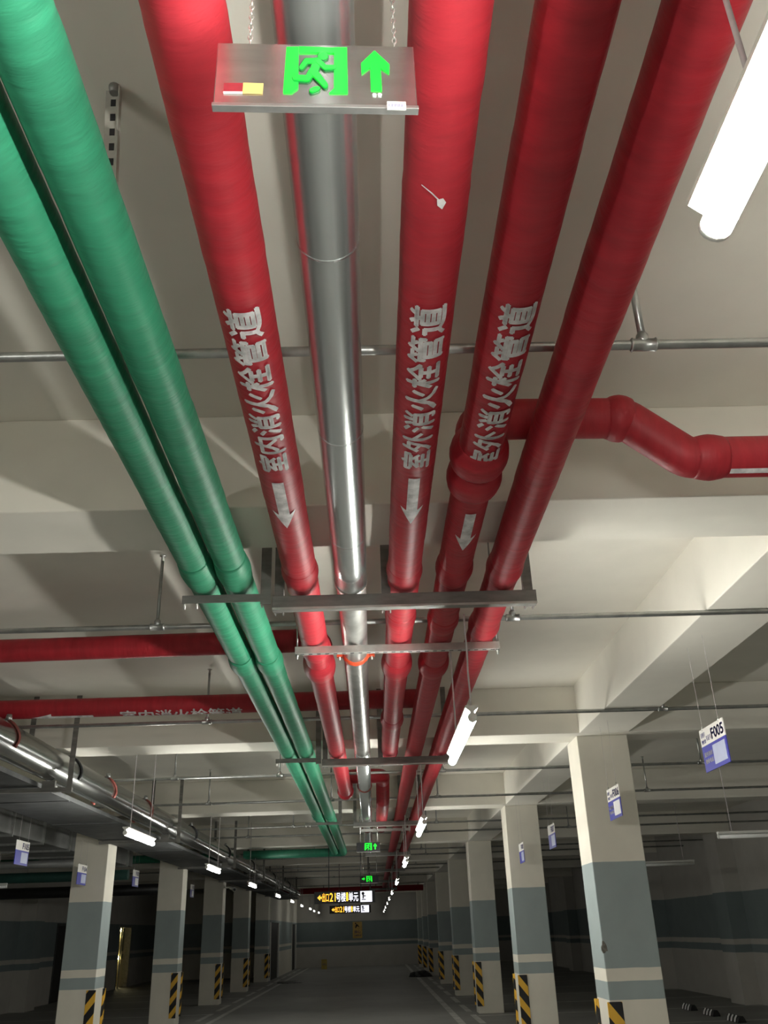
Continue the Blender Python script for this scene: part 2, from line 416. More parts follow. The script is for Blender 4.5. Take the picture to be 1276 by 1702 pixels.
RP = [1.3, .72, .55, .4, .14, .05, .04, .035, .035, .035, .035]
hanging_lamp(.52, -4.2, 2.45, NEAR_POWER*1.3, 'lit tube lamp of the right-hand row behind the camera', 'lamps of the right-hand row')  # this lamp and the next two are unseen, added as fill light
hanging_lamp(-2.42, -4.6, 2.5, NEAR_POWER*.8, 'lit tube lamp of the left-hand row behind the camera', 'lamps of the left-hand row')
hanging_lamp(-2.42, -.2, 2.5, NEAR_POWER*.42, 'lit tube lamp of the left-hand row beside the camera, outside the picture', 'lamps of the left-hand row')
for i, ((x, y), p) in enumerate(zip(RL, RP)):
    t = ZS
    if i == 1: t = (2.975, ZS)
    hanging_lamp(x, y, 2.45, NEAR_POWER*p, '%s lit tube lamp hanging in the right-hand row, counting from the camera' % ORD[i], 'lamps of the right-hand row', top=t,
                 wy=(-.56, .26) if i == 1 else (-.42, .42))
LL = [(-2.42, 9.75), (-2.5, 14.85), (-2.55, 20.1), (-2.6, 26.0), (-2.62, 30.8), (-2.7, 36.0), (-2.7, 40.8), (-2.8, 45.0), (-2.8, 48.8)]
LP = [.6, .28, .12, .05, .04, .035, .035, .035, .035]
for i, ((x, y), p) in enumerate(zip(LL, LP)):
    hanging_lamp(x, y, 2.5, NEAR_POWER*p, '%s lit tube lamp hanging in the left-hand row, counting from the camera' % ORD[i], 'lamps of the left-hand row')
hanging_lamp(4.75, 11.16, 2.45, 0, 'unlit tube lamp hanging crosswise behind the nearest right column', 'unlit lamps over the parking bays', rz=PI/2)
hanging_lamp(5.0, 16.4, 2.45, 0, 'unlit tube lamp hanging deeper in the right-hand bays', 'unlit lamps over the parking bays', rz=PI/2)
hanging_lamp(-6.95, 16.6, 2.45, 0, 'unlit tube lamp hanging at the left edge of the hall', 'unlit lamps over the parking bays', rz=PI/2)

# ------------------------------------------------------------------ pipe racks
ZC = 2.975; RACKS = [4.06, 8.56, 13.96, 19.75, 25.2, 30.75, 36.45]
RACK_X = [(-.46, .835), (-.46, .76), (-.28, .76), (-.15, .8), (-.15, .85), (-.15, .85), (-.15, .9)]
def channel_x(bm, x0, x1, y, z0, h=.072, d=.045):
    t = .006                                                     # C channel, web towards the viewer
    box(bm, x0, x1, y, y+t, z0, z0+h); box(bm, x0, x1, y+t, y+d, z0, z0+t); box(bm, x0, x1, y+t, y+d, z0+h-t, z0+h)
for i, (y, (xa, xb)) in enumerate(zip(RACKS, RACK_X)):
    r = empty('pipe_rack', (0, y, ZC), '%s grey steel pipe rack hung from the slab, counting from the camera' % ORD[i], 'pipe rack', 'steel racks carrying the main pipes')
    bm = bmesh.new(); channel_x(bm, xa, xb, y, ZC); link('crossbeam', bm, STEEL, r, bevel=.003)
    bm = B((xa, xb, y-.003, y, ZC, ZC+.011)); o = link('lower_flange_edge', bm, STEELEDGE, r); o['label'] = 'bright lower edge of the rack beam'  # brighter strip imitates the light caught by the lower flange
    for px in (xa+.005, .075 if i < 2 else xb-.35, xb-.052):
        bm = bmesh.new(); box(bm, px, px+.045, y+.046, y+.052, ZC, ZS); box(bm, px, px+.006, y+.052, y+.09, ZC, ZS); box(bm, px+.039, px+.045, y+.052, y+.09, ZC, ZS)
        link('post', bm, STEEL, r)
    if i < 3:
        gx = -.90 if i < 2 else -1.0
        px0 = xa-.058 if i < 2 else -.5
        g = B((gx, px0, y, y+.005, ZC+.045, ZC+.085), (gx, px0, y+.005, y+.045, ZC+.08, ZC+.085)); link('side_bracket', g, STEEL, r)
        bm = bmesh.new(); box(bm, px0, px0+.05, y+.0, y+.006, ZC+.03, ZS); box(bm, px0, px0+.006, y+.006, y+.05, ZC+.03, ZS); link('post', bm, STEEL, r)
        for q in (gx+.01, gx+.07):
            bm = bmesh.new(); tube(bm, [(q, y+.02, ZC+.02), (q, y+.02, ZC+.085)], .006, 8); link('bolt', bm, STEELEDGE, r)
def strut(y, x0, x1, label, z=3.008):
    r = empty('strut_rail', (0, y, z), label, 'strut rail', 'light slotted rails under the pipes')
    bm = bmesh.new(); box(bm, x0, x1, y, y+.003, z, z+.041); box(bm, x0, x1, y+.003, y+.041, z, z+.003); box(bm, x0, x1, y+.038, y+.041, z+.003, z+.041)
    link('rail', bm, STEELEDGE, r)
    k = x0+.03
    while k < x1-.03: link('slot', B((k, k+.022, y+.014, y+.026, z-.0008, z)), BLACKM, r); k += .048
    for q in (x0+.012, x1-.012):
        bm = bmesh.new(); tube(bm, [(q, y+.02, z-.03), (q, y+.02, ZS)], .005, 8); tube(bm, [(q, y+.02, z-.012), (q, y+.02, z-.002)], .011, 6)
        link('threaded_rod', bm, GALV, r)
    bm = bmesh.new(); box(bm, x1-.03, x1+.004, y+.045, y+.048, z+.03, z+.19); box(bm, x1, x1+.004, y+.048, y+.07, z+.03, z+.19); link('angle_plate', bm, WHITEP, r)
    return r
strut(4.92, -.42, .765, 'slotted bright strut rail just beyond the nearest pipe rack')
strut(15.0, -.2, .62, 'slotted bright strut rail beyond the third pipe rack')

# ------------------------------------------------------------------ main pipes
ZP, RP_ = 3.135, .080
def pipe(name, label, cat, pts, r, mat, seed, group, amp=.024, step=.035, seg=28):
    p = densify(pts, step); rad = wrapped_radii(p, r, seed, amp)
    bm = bmesh.new(); tube(bm, p, rad, seg)
    o = link(name, bm, mat); return tag(o, label, cat, group)
def collar(parent, c, ax, r0, r1, hw, mat, name='coupling', label=None, seg=28):
    """a swollen wrapped joint around a pipe"""
    c = Vector(c); ax = Vector(ax); bm = bmesh.new()
    prof = [(-1, r0*.99), (-.82, r0*1.03), (-.6, r1*.96), (-.3, r1), (0, r1*1.02), (.3, r1), (.6, r1*.96), (.82, r0*1.04), (1, r0*.99)]
    tube(bm, [c+ax*hw*t for t, _ in prof], [q for _, q in prof], seg)
    o = link(name, bm, mat, parent)
    if label: o['label'] = label
    return o
def big_end(parent, x, y, z, r, mat):
    # the wrap swells slightly where the pipe lies on a rack
    return None
def lettering(parent, s, x, y0=2.80, y1=1.88, half=.056, r=RP_*1.022):
    bm = text_mesh(s, .03); fit(bm, 0, y0-y1, -half, half); slice_v(bm, -half, half, 10)
    on_pipe_y(bm, x, ZP, r+.0012, y0)
    o = link('lettering', bm, PAINTW, parent); o['label'] = 'white stencilled characters along the pipe'; return o
def flow_arrow(parent, x, y0, y1, r=RP_*1.022, off=0):
    L = y1-y0; hw, aw, hl = .022, .048, .15
    bm = bmesh.new()
    # local u towards the viewer, so the tip has the smallest u
    P = [(-L+hl*.82, -hw), (0, -hw), (0, hw), (-L+hl*.82, hw), (-L+hl, aw), (-L, 0), (-L+hl, -aw)]
    bm.faces.new([bm.verts.new((u, v, 0)) for u, v in P]); bmesh.ops.triangulate(bm, faces=bm.faces[:]); slice_v(bm, -aw, aw, 10)
    on_pipe_y(bm, x, ZP, r+.0012, y0, off)
    o = link('flow_arrow', bm, PAINTW, parent); o['label'] = 'white arrow pointing away from the camera'; return o
YB = -5.9
grp = 'large red wrapped fire main pipes'
# red pipe 1: leftmost; rises beyond the second rack, crosses over the metal pipe and runs on
path = [(-.318, YB, ZP), (-.318, 11.42, ZP)]
red1 = pipe('fire_pipe', 'leftmost red wrapped main pipe, next to the green pipes, with white characters and arrow', 'pipe', path, RP_, RED, 1, grp)
bm = bmesh.new()
p = rounded([(-.318, 11.35, ZP), (-.318, 11.47, ZP), (-.318, 11.47, 3.33), (.155, 11.47, 3.33), (.155, 11.85, 3.33), (.155, 12.3, ZP), (.155, 15.7, ZP)], .16, 8)
tube(bm, p, .088, 24); o = link('crossover_bend', bm, RED, red1); o['label'] = 'red bends passing above the metal pipe'
collar(red1, (-.318, 11.36, ZP), (0, 1, 0), .08, .1, .09, RED)
collar(red1, (-.318, 5.62, ZP), (0, 1, 0), .08, .104, .16, RED, label='swollen red wrapped joint behind the strut rail')
collar(red1, (-.318, 5.22, ZP), (0, 1, 0), .08, .092, .09, RED)
collar(red1, (-.318, 3.95, ZP), (0, 1, 0), .08, .088, .09, RED)
lettering(red1, '室内消火栓管道', -.318); flow_arrow(red1, -.318, 2.88, 3.28)
# red pipe 2
red3 = pipe('fire_pipe', 'red wrapped main pipe right of the metal pipe, with white characters and arrow', 'pipe', [(.187, YB, ZP), (.187, 8.74, ZP)], RP_, RED, 2, grp)
collar(red3, (.187, 5.62, ZP), (0, 1, 0), .08, .1, .15, RED); collar(red3, (.187, 4.65, ZP), (0, 1, 0), .08, .086, .1, RED)
collar(red3, (.187, 7.28, ZP), (0, 1, 0), .08, .094, .15, RED); collar(red3, (.187, 3.97, ZP), (0, 1, 0), .08, .087, .08, RED)
lettering(red3, '室外消火栓管道', .187); flow_arrow(red3, .187, 2.87, 3.265)
for nm, P in (('scratch', [(0, -.004), (.02, -.012), (.034, -.004), (.03, .01), (.012, .008)]), ('scratch', [(.03, .004), (.05, .022), (.066, .048), (.064, .049), (.047, .024), (.028, .007)])):
    bm = bmesh.new(); bm.faces.new([bm.verts.new((u, v, 0)) for u, v in P]); bmesh.ops.triangulate(bm, faces=bm.faces[:]); on_pipe_y(bm, .187, ZP, RP_*1.022+.0012, 1.53, off=-.005); o = link(nm, bm, PAINTW, red3); o['label'] = 'pale scratch in the red wrap'
bm = bmesh.new(); tube(bm, [(.19, 8.74, ZP), (.19, 8.78, ZP)], [.082, .06], 24); link('end_cap', bm, RED, red3)
# red pipe 3 with the branch
X4 = .428
red4 = pipe('fire_pipe', 'red wrapped main pipe with a branch leaving it to the right, white characters and arrow', 'pipe', [(X4, YB, ZP), (X4, 37.2, ZP)], RP_, RED, 3, grp)
collar(red4, (X4, 2.83, ZP), (0, 1, 0), .084, .108, .085, RED, label='upper swollen ring of the branch joint')
collar(red4, (X4, 3.01, ZP), (0, 1, 0), .084, .106, .085, RED, label='lower swollen ring of the branch joint')
collar(red4, (X4, 5.62, ZP), (0, 1, 0), .08, .1, .14, RED); collar(red4, (X4, 4.72, ZP), (0, 1, 0), .08, .088, .1, RED)
collar(red4, (X4, 3.95, ZP), (0, 1, 0), .08, .09, .1, RED)
lettering(red4, '室外消火栓管道', X4+.004); flow_arrow(red4, X4, 3.19, 3.56)
yb = 2.88
bm = bmesh.new(); tube(bm, rounded([(X4, yb, ZP+.02), (X4, yb, 3.305), (X4+.2, yb, 3.305), (1.0, yb, 3.300), (1.22, yb+.01, 3.125), (XR-.01, yb+.03, 3.125)], .10, 8), .078, 26)
br = link('branch', bm, REDX, red4); br['label'] = 'red branch stepping down and running off to the right'
collar(red4, (.98, yb, 3.298), (1, 0, 0), .078, .09, .05, REDX, 'elbow_collar'); collar(red4, (1.30, yb+.01, 3.125), (1, 0, 0), .078, .087, .06, REDX, 'elbow_collar')
bm = bmesh.new(); 
for q in range(7):
    a = -.5+q*.05
    bm.verts.new((1.36, yb+.01+math.sin(a)*.080, 3.125-math.cos(a)*.080)); bm.verts.new((2.3, yb+.015+math.sin(a)*.080, 3.125-math.cos(a)*.080))
bm.verts.ensure_lookup_table()
for q in range(6): bm.faces.new([bm.verts[2*q], bm.verts[2*q+1], bm.verts[2*q+3], bm.verts[2*q+2]])
o = link('unpainted_strip', bm, PAINTW, red4); o['label'] = 'pale strip along the underside of the branch'
# red pipe 4
X5 = .675
red5 = pipe('fire_pipe', 'rightmost red wrapped main pipe, without any lettering', 'pipe', [(X5, YB, ZP), (X5, 37.2, ZP)], RP_*1.02, RED, 4, grp)
collar(red5, (X5, 4.85, ZP), (0, 1, 0), .081, .09, .12, RED); collar(red5, (X5, 3.96, ZP), (0, 1, 0), .081, .089, .1, RED)
# metal jacketed pipe
XS = -.076
sil = pipe('metal_jacketed_pipe', 'shiny metal jacketed pipe between the two inner red pipes', 'pipe', [(XS, YB, ZP), (XS, 4.10, ZP)], .079, SILVER, 5, None, amp=.003, step=.2)
bm = bmesh.new(); q = densify([(XS, 4.10, ZP), (XS, 8.62, ZP)], .05); tube(bm, q, wrapped_radii(q, .0755, 9, .02), 28); o = link('foil_section', bm, FOIL, sil); o['label'] = 'crumpled foil wrapped section beyond the nearest rack'
bm = bmesh.new(); tube(bm, [(XS, 8.62, ZP), (XS, 20.4, ZP)], .077, 24); link('far_section', bm, SILVER, sil)
bm = bmesh.new(); tube(bm, [(XS-.0, 4.08, ZP), (XS, 4.12, ZP)], .0815, 28); link('jacket_seam', bm, STEELEDGE, sil)
for y in (1.7, 2.62, 3.52):
    bm = bmesh.new(); tube(bm, [(XS, y, ZP), (XS, y+.006, ZP)], .0797, 28); link('jacket_seam', bm, SILVER, sil)
c = collar(sil, (XS, 5.35, ZP), (0, 1, 0), .079, .088, .035, ORANGE, 'clamp', 'orange red grooved clamp around the metal pipe')
bm = bmesh.new()
for s in (-1, 1): box(bm, XS+s*.10-.018, XS+s*.10+.018, 5.33, 5.37, ZP-.03, ZP+.0)
link('clamp_lug', bm, ORANGE, sil)
bm = bmesh.new()
for s in (-1, 1): tube(bm, [(XS+s*.10, 5.35, ZP-.05), (XS+s*.10, 5.35, ZP+.03)], .006, 8)
link('clamp_bolt', bm, STEELEDGE, sil)
for y in (10.9, 15.6): collar(sil, (XS, y, ZP), (0, 1, 0), .077, .088, .035, BROWNBAND, 'clamp')
# green pipes
gg = 'green wrapped pipes'
for k, (x0, x1, yt, lab) in enumerate(((-.80, -.805, 20.3, 'outer green wrapped pipe, nearest to the left edge of the picture'), (-.632, -.625, 20.62, 'inner green wrapped pipe, beside the leftmost red pipe'))):
    g = pipe('green_pipe', lab, 'pipe', [(x0-.01, YB, ZP+.002), (x0, 4.05, ZP+.002), (x0+.015, 8.6, ZP), (x1, yt-.2, ZP)], .075, GREEN, 11+k, gg, amp=.03)
    bm = bmesh.new(); tube(bm, rounded([(x1, yt-.25, ZP), (x1, yt, ZP), (-2.78, yt, ZP)], .14, 8), .074, 20); o = link('bend', bm, GREENX, g); o['label'] = 'green bend turning off to the left'
    collar(g, (x0+.006, 5.45, ZP-.006), (0, 1, 0), .075, .086, .14, GREEN)
    collar(g, (x0, 3.9, ZP-.0), (0, 1, 0), .075, .083, .14, GREEN)
    collar(g, (x1, 13.7, ZP), (0, 1, 0), .075, .084, .1, GREEN)
for k, (yt, lab) in enumerate(((20.6, 'dark green pipe running crosswise at the far left, nearer one'), (20.8, 'dark green pipe running crosswise at the far left, farther one'))):
    pipe('green_pipe', lab, 'pipe', [(-3.22, yt, ZP), (XL+.01, yt, ZP)], .074, GREENX, 20+k, gg, amp=.02, step=.2)
# red pipes running crosswise to the left
yA, yB = 5.86, 7.55
ra = pipe('red_branch_pipe', 'nearer red pipe running crosswise to the left, without lettering', 'pipe', [(XL+.01, yA+.06, 3.36), (-2.6, yA, 3.36), (-.318, yA-.06, 3.36)], .078, REDX, 31, 'red pipes running crosswise', step=.06)
bm = bmesh.new(); tube(bm, rounded([(-.50, yA-.056, 3.36), (-.318, yA-.06, 3.36), (-.318, yA-.06, 3.235)], .08, 6), .080, 20); link('elbow', bm, REDX, ra)
rb = pipe('red_branch_pipe', 'farther red pipe running crosswise to the left, with white characters along its underside', 'pipe', [(XL+.01, yB, 3.36), (.56, yB, 3.36)], .080, REDX, 32, 'red pipes running crosswise', step=.06)
bm = text_mesh('室内消火栓管道', .022); fit(bm, -2.12, -1.08, -.06, .06); slice_v(bm, -.06, .06, 10)
r_ = .0825
for v in bm.verts:
    a = v.co.y/r_+.20; v.co = Vector((v.co.x, yB-math.sin(a)*r_, 3.36-math.cos(a)*r_))
o = link('lettering', bm, PAINTW, rb); o['label'] = 'white stencilled characters on the underside'
bm = bmesh.new(); bm.faces.new([bm.verts.new((u, v, 0)) for u, v in ((-2.2, -.02), (-2.2, .02), (-2.55, .02), (-2.55, .045), (-2.72, 0), (-2.55, -.045), (-2.55, -.02))])
bmesh.ops.triangulate(bm, faces=bm.faces[:]); slice_v(bm, -.045, .045, 8)
for v in bm.verts:
    a = v.co.y/r_+.20; v.co = Vector((v.co.x-.15, yB-math.sin(a)*r_, 3.36-math.cos(a)*r_))
link('flow_arrow', bm, PAINTW, rb)
rf = pipe('red_branch_pipe', 'dark red pipe crossing the whole aisle far away', 'pipe', [(-3.975, 38.4, 3.1), (2.0, 38.4, 3.1)], .11, REDX, 33, 'red pipes running crosswise', step=.5)
for x in (-2.0, .1, 1.8):
    bm = bmesh.new(); tube(bm, [(x, 38.4, 3.1), (x, 38.4, ZS)], .02, 6); link('hanger_rod', bm, STEEL, rf)

# ------------------------------------------------------------------ sprinkler lines
SPR = [(2.48, [.977, -2.6, 3.9, -6]), (5.40, [-1.343, .94, 2.95, 5.6, -4.9]), (8.195, [-1.505, 2.75, 5.6, -5.0]), (11.35, [-2.444, -1.14, .9, 4.18, 6.2]), (13.75, [-2.43, -.6, 4.17, 1.0]),
       (17.2, [-1.456, 1.2, 4.2]), (18.85, [-2.5, 1.1, 4.0]), (23.0, [-1.42, 1.2]), (24.7, [-2.4, 1.4]), (28.6, [-1.4, 1.3]), (30.3, [-2.4]), (34.0, [-1.4]), (40.0, [-1.4]), (44.5, [1.2])]
for i, (y, xs) in enumerate(SPR):
    z = 3.234; y *= .9356; x0 = XL+.01; x1 = XR-.01
    if i > 9: x0, x1 = -3.9, 2.0
    r = empty('sprinkler_pipe', (0, y, z), '%s thin galvanised sprinkler pipe running crosswise, counting from the camera' % ORD[i], 'sprinkler pipe', 'thin sprinkler pipes across the hall')
    rr = .0160
    def seg(a, b, z=z):
        bm = bmesh.new(); tube(bm, [(a, y, z), (b, y, z)], rr, 14); link('pipe_run', bm, GALV, r)
    if i in (1, 2):     # these lie lower than the crosswise red pipes, nothing in their way
        seg(x0, x1)
    else: seg(x0, x1)
    for x in xs:
        x *= .9356
        if not x0 < x < x1: continue
        bm = bmesh.new(); tube(bm, [(x-.045, y, z), (x-.038, y, z), (x-.036, y, z), (x+.036, y, z), (x+.038, y, z), (x+.045, y, z)], [rr*1.05, rr*1.5, rr*1.3, rr*1.3, rr*1.5, rr*1.05], 14)
        tube(bm, [(x, y, z), (x, y, z+.035), (x, y, z+.045)], [rr*1.25, rr*1.25, rr*.9], 12); link('tee_fitting', bm, GALV, r)
        bm = bmesh.new(); tube(bm, [(x, y, z+.04), (x, y, ZS-.06)], rr*.62 if i else rr*.8, 10); link('riser', bm, GALV, r)
        bm = bmesh.new(); tube(bm, [(x, y, ZS-.06), (x, y, ZS-.03), (x, y, ZS-.028), (x, y, ZS-.02)], [.012, .008, .02, .02], 10); link('sprinkler_head', bm, STEELEDGE, r)
# ------------------------------------------------------------------ perforated hanger at the upper left
r = empty('perforated_angle', (-.679, 1.735, ZS), 'perforated steel angle bolted to the ceiling at the upper left', 'steel angle')
A, Bv = Vector((-.679, 1.735, 3.715)), Vector((-.672, 1.82, 3.26))
dv = (Bv-A).normalized(); xv = Vector((1, 0, 0)); nv = dv.cross(xv).normalized(); L = (Bv-A).length
def strip(u0, u1, a, b, n0, n1, bm):
    vs = [bm.verts.new(A+xv*u+dv*t+nv*q) for u in (u0, u1) for t in (a, b) for q in (n0, n1)]
    for f in ((0, 1, 3, 2), (4, 6, 7, 5), (0, 4, 5, 1), (2, 3, 7, 6), (0, 2, 6, 4), (1, 5, 7, 3)): bm.faces.new([vs[i] for i in f])
bm = bmesh.new(); strip(-.022, .022, 0, L, 0, .003, bm); strip(.019, .022, 0, L, .003, .025, bm); link('angle_bar', bm, simple('dusty painted angle', (.36, .35, .31), .7, .1, .15, 20), r)
for k in range(9):
    bm = bmesh.new(); strip(-.007, .007, .03+k*.048, .052+k*.048, -.0012, .0042, bm); link('hole', bm, BLACKM, r)
bm = bmesh.new(); tube(bm, [(-.675, 1.725, ZS-.025), (-.675, 1.725, ZS-.004), (-.675, 1.725, ZS)], [.012, .017, .017], 12); link('anchor_bolt', bm, STEEL, r)

# ------------------------------------------------------------------ emergency exit signs
RUN = {'head': [(672, 157, 25, 20)]}
def exit_sign(cx, y, zb, wd, ht, label, flip=False, chains=True, detail=True, rz=0):
    """wd x ht plate facing the camera; artwork measured on a 1276-wide close-up (3.4 px per mm here)"""
    r = empty('exit_sign', (cx, y, zb), label, 'exit sign', 'green running man exit signs'); r.rotation_euler.z = rz
    def part(name, bm, mat, label=None, bevel=0):
        o = link(name, bm, mat, bevel=bevel); o.parent = r
        if label: o['label'] = label
        return o
    part('plate', B((-wd/2, wd/2, 0, .010, .010, ht)), BRUSHED if detail else BLACKM, bevel=.002)
    part('bottom_channel', B((-wd/2-.002, wd/2+.002, -.002, .012, .003, .011)), GALV, bevel=.001)
    X0, X1, Y0, Y1 = 22, 1248, 62, 452
    def T(p):                                                    # close-up pixel -> plate
        yb = 452-(p[0]-22)/1226*45; yt = 100-(p[0]-22)/1226*42   # bottom and top line of the plate in the close-up
        u = (p[0]-X0)/(X1-X0)
        if flip: u = 1-u
        return (-wd/2+u*wd, .014+(yb-p[1])/(yb-yt)*(ht-.014))
    def shape(polys, name, mat, th=.002, y0=-.0005):
        bm = bmesh.new()
        for P in polys: prism(bm, [T(p) for p in P], 'y', y0-th, y0)
        return part(name, bm, mat)
    def ell(cx, cy, a, b, n=16, rot=0): return [(cx+a*math.cos(t)*math.cos(rot)-b*math.sin(t)*math.sin(rot), cy+a*math.cos(t)*math.sin(rot)+b*math.sin(t)*math.cos(rot)) for t in [2*PI*i/n for i in range(n)]]
    def limb(a, b, w1, w2):
        dx, dy = b[0]-a[0], b[1]-a[1]; l = math.hypot(dx, dy); nx, ny = -dy/l, dx/l; P = []
        t0 = math.atan2(ny, nx)
        P += [(a[0]+w1*math.cos(t0+PI*i/6), a[1]+w1*math.sin(t0+PI*i/6)) for i in range(7)]
        P += [(b[0]+w2*math.cos(t0+PI+PI*i/6), b[1]+w2*math.sin(t0+PI+PI*i/6)) for i in range(7)]
        return P
    door = [[(452, 112), (526, 106), (528, 352), (490, 382), (438, 384)], [(530, 104), (748, 100), (748, 132), (530, 140)], [(748, 98), (828, 94), (828, 366), (715, 372), (745, 345)]]
    shape(door, 'door_pictogram', GREENGLOW)
    fig = [ell(678, 157, 30, 21), limb((640, 196), (618, 268), 26, 20), limb((628, 190), (576, 192), 15, 14), limb((576, 192), (546, 232), 14, 11),
           limb((645, 186), (692, 226), 15, 13), limb((692, 226), (745, 222), 12, 10),
           limb((612, 255), (584, 298), 20, 15), limb((584, 298), (508, 298), 16, 14), limb((626, 262), (690, 330), 21, 15), ell(628, 360, 32, 12, 16, -.35)]
    bm = bmesh.new()
    for P in fig:
        mx, my = sum(p[0] for p in P)/len(P), sum(p[1] for p in P)/len(P)
        big = []
        for i, p in enumerate(P):
            a, b = P[i-1], P[(i+1) % len(P)]; tx, ty = b[0]-a[0], b[1]-a[1]; l = math.hypot(tx, ty) or 1; nx, ny = ty/l, -tx/l
            if (p[0]-mx)*nx+(p[1]-my)*ny < 0: nx, ny = -nx, -ny
            big.append((p[0]+nx*6, p[1]+ny*6))
        prism(bm, [T(p) for p in big], 'y', -.0027, -.0005)
    part('figure_outline', bm, GREENDIM)
    bm = bmesh.new()
    for k, P in enumerate(fig): prism(bm, [T(p) for p in P], 'y', -.003-.0002*k, -.0005)
    part('running_figure', bm, GREENGLOW)
    shape([[(1000, 104), (1090, 184), (1086, 240), (1034, 208), (1036, 342), (970, 342), (970, 206), (916, 248), (914, 186)]] if not flip else [[(916, 220), (1000, 130), (1000, 190), (1110, 190), (1110, 250), (1000, 250), (1000, 310)]], 'direction_arrow', GREENGLOW)
    if detail:
        shape([ell(990, 366, 12, 6), ell(1022, 364, 12, 6)], 'indicator_light', glow('small white indicator', (.8, 1, .85), 1.2))
        shape([[(82, 348), (196, 342), (194, 396), (80, 402)]], 'sticker', REDST); shape([[(196, 340), (318, 338), (314, 396), (194, 399)]], 'sticker', YELLOWS)
        shape([[(80, 399), (194, 394), (194, 400), (80, 405)]], 'sticker', SIGNWHITE, .0026)
        bm = B((wd/2-.052, wd/2-.020, -.0036, -.002, -.002, .017)); part('barcode_tag', bm, SIGNWHITE)
        bm = B(*[(wd/2-.049+k*.0025, wd/2-.048+k*.0025, -.0041, -.0036, .004, .012) for k in range(10)]); part('barcode', bm, SIGNTXT)
    if chains:
        for s in (-.117, .140):
            bm = bmesh.new(); xx = s*wd/.347; zt = ZS-zb; pitch = .014; k = 0; z = ht
            if detail:
                while z < zt:
                    n_ = 10; pts = []
                    for i in range(n_+1):
                        a = 2*PI*i/n_; pts.append((xx+(math.cos(a)*.0035 if k % 2 else 0), .005+(0 if k % 2 else math.cos(a)*.0035), z+.0075+math.sin(a)*.009))
                    tube(bm, pts, .0012, 5, False); z += pitch; k += 1
            else: tube(bm, [(xx, .009, ht), (xx, .009, zt)], .004, 6)
            part('hanging_chain', bm, CHAIN)
    return r
exit_sign(-.066, 1.045, 2.805, .345, .162, 'large exit sign hanging right in front of the pipes at the top of the picture', rz=.035)
exit_sign(-.065, 14.55, 2.66, .36, .145, 'small exit sign hanging far down the aisle, arrow pointing up', detail=False)
exit_sign(-.075, 18.3, 2.385, .36, .145, 'small exit sign hanging far down the aisle, arrow pointing left', flip=True, detail=False)

# ------------------------------------------------------------------ hanging bay number signs
def bay_sign(x, y, zt, num, face, label, wd=.43, ht=.27, panel=SIGNPANEL, row=None):
    """face -1: seen from the aisle on its left (right-hand row), +1: left-hand row"""
    r = empty('bay_sign', (x, y, zt-ht), label, 'sign', 'hanging parking bay signs')
    def part(name, bm, mat):
        o = link(name, bm, mat); o.parent = r; return o
    part('white_board', B((-.003, .003, -wd/2, wd/2, ht*.60, ht)), SIGNWHITE)
    part('blue_board', B((-.003, .003, -wd/2, wd/2, 0, ht*.60)), SIGNBLUE)
    s = face
    eu, ev = (0, 1 if s > 0 else -1, 0), (0, 0, 1)
    def T(u, v, dx=.0032): return (s*dx, (-wd/2+u*wd)*(1 if s > 0 else -1), v*ht)
    a = T(.44, 0); b = T(.94, 0); y0, y1 = sorted((a[1], b[1]))
    x0, x1 = sorted((s*.003, s*.0045))
    part('plan_panel', B((x0, x1, y0, y1, .09*ht, .53*ht)), panel)
    me = [('number', num, .47, .66, .50, .26, SIGNTXT, .03), ('lettering', '区域号', .05, .80, .17, .12, SIGNTXT, .0), ('lettering', '物业部', .05, .65, .17, .10, SIGNTXT, .0), ('lettering', '车位号', .25, .68, .20, .13, SIGNTXT, .0),
          ('lettering', '服务热线', .07, .34, .33, .11, SIGNWHITE, .02), ('lettering', '物业电话', .07, .18, .33, .11, SIGNWHITE, .02)]
    if y > 10.5: me = me[:1]
    for nm, t, u, v, w_, h_, mt, bo in me:
        bm = text_mesh(t, bo); fit(bm, 0, w_*wd, 0, h_*ht)
        g = bmesh.ops.extrude_face_region(bm, geom=bm.faces[:])
        for q in [z for z in g['geom'] if isinstance(z, bmesh.types.BMVert)]: q.co.z = .001
        o0 = Vector(T(u, v)); E1, E2 = Vector(eu), Vector(ev); N = Vector((s, 0, 0))
        for q in bm.verts: q.co = o0+E1*q.co.x+E2*q.co.y+N*q.co.z
        part(nm, bm, mt)
    for q in (-.33, .36):
        bm = bmesh.new(); tube(bm, [(0, q*wd, ht-.012), (0, q*wd, 3.72-(zt-ht))], .0011, 5); part('hanging_wire', bm, WIRE)
        bm = bmesh.new(); tube(bm, [(0, q*wd, ht-.01), (0, q*wd, ht+.022)], .005, 8); part('clip', bm, CHAIN)
    return r
bay_sign(2.2, 5.69, 2.69, 'F005', -1, 'nearest blue and white hanging bay sign reading F005, at the right edge')
bay_sign(2.2, 8.29, 2.672, 'F006', -1, 'hanging bay sign F006 in front of the nearest right-hand column', panel=SIGNPANELW)
bay_sign(2.2, 11.4, 2.67, 'F007', -1, 'hanging bay sign F007 in the gap between the first two right-hand columns')
bay_sign(2.2, 13.84, 2.665, 'F008', -1, 'hanging bay sign F008 in front of the second right-hand column')
bay_sign(-4.22, 11.36, 2.67, 'F105', 1, 'nearest hanging bay sign of the left-hand row, at the left edge of the picture')
bay_sign(-4.22, 13.8, 2.56, 'F104', 1, 'hanging bay sign in front of the nearest left-hand column')
bay_sign(-4.22, 16.94, 2.67, 'F103', 1, 'hanging bay sign between the first two left-hand columns', panel=SIGNPANELW)
bay_sign(-4.22, 22.3, 2.67, 'F101', 1, 'hanging bay sign between the second and third left-hand columns', panel=SIGNPANELW)

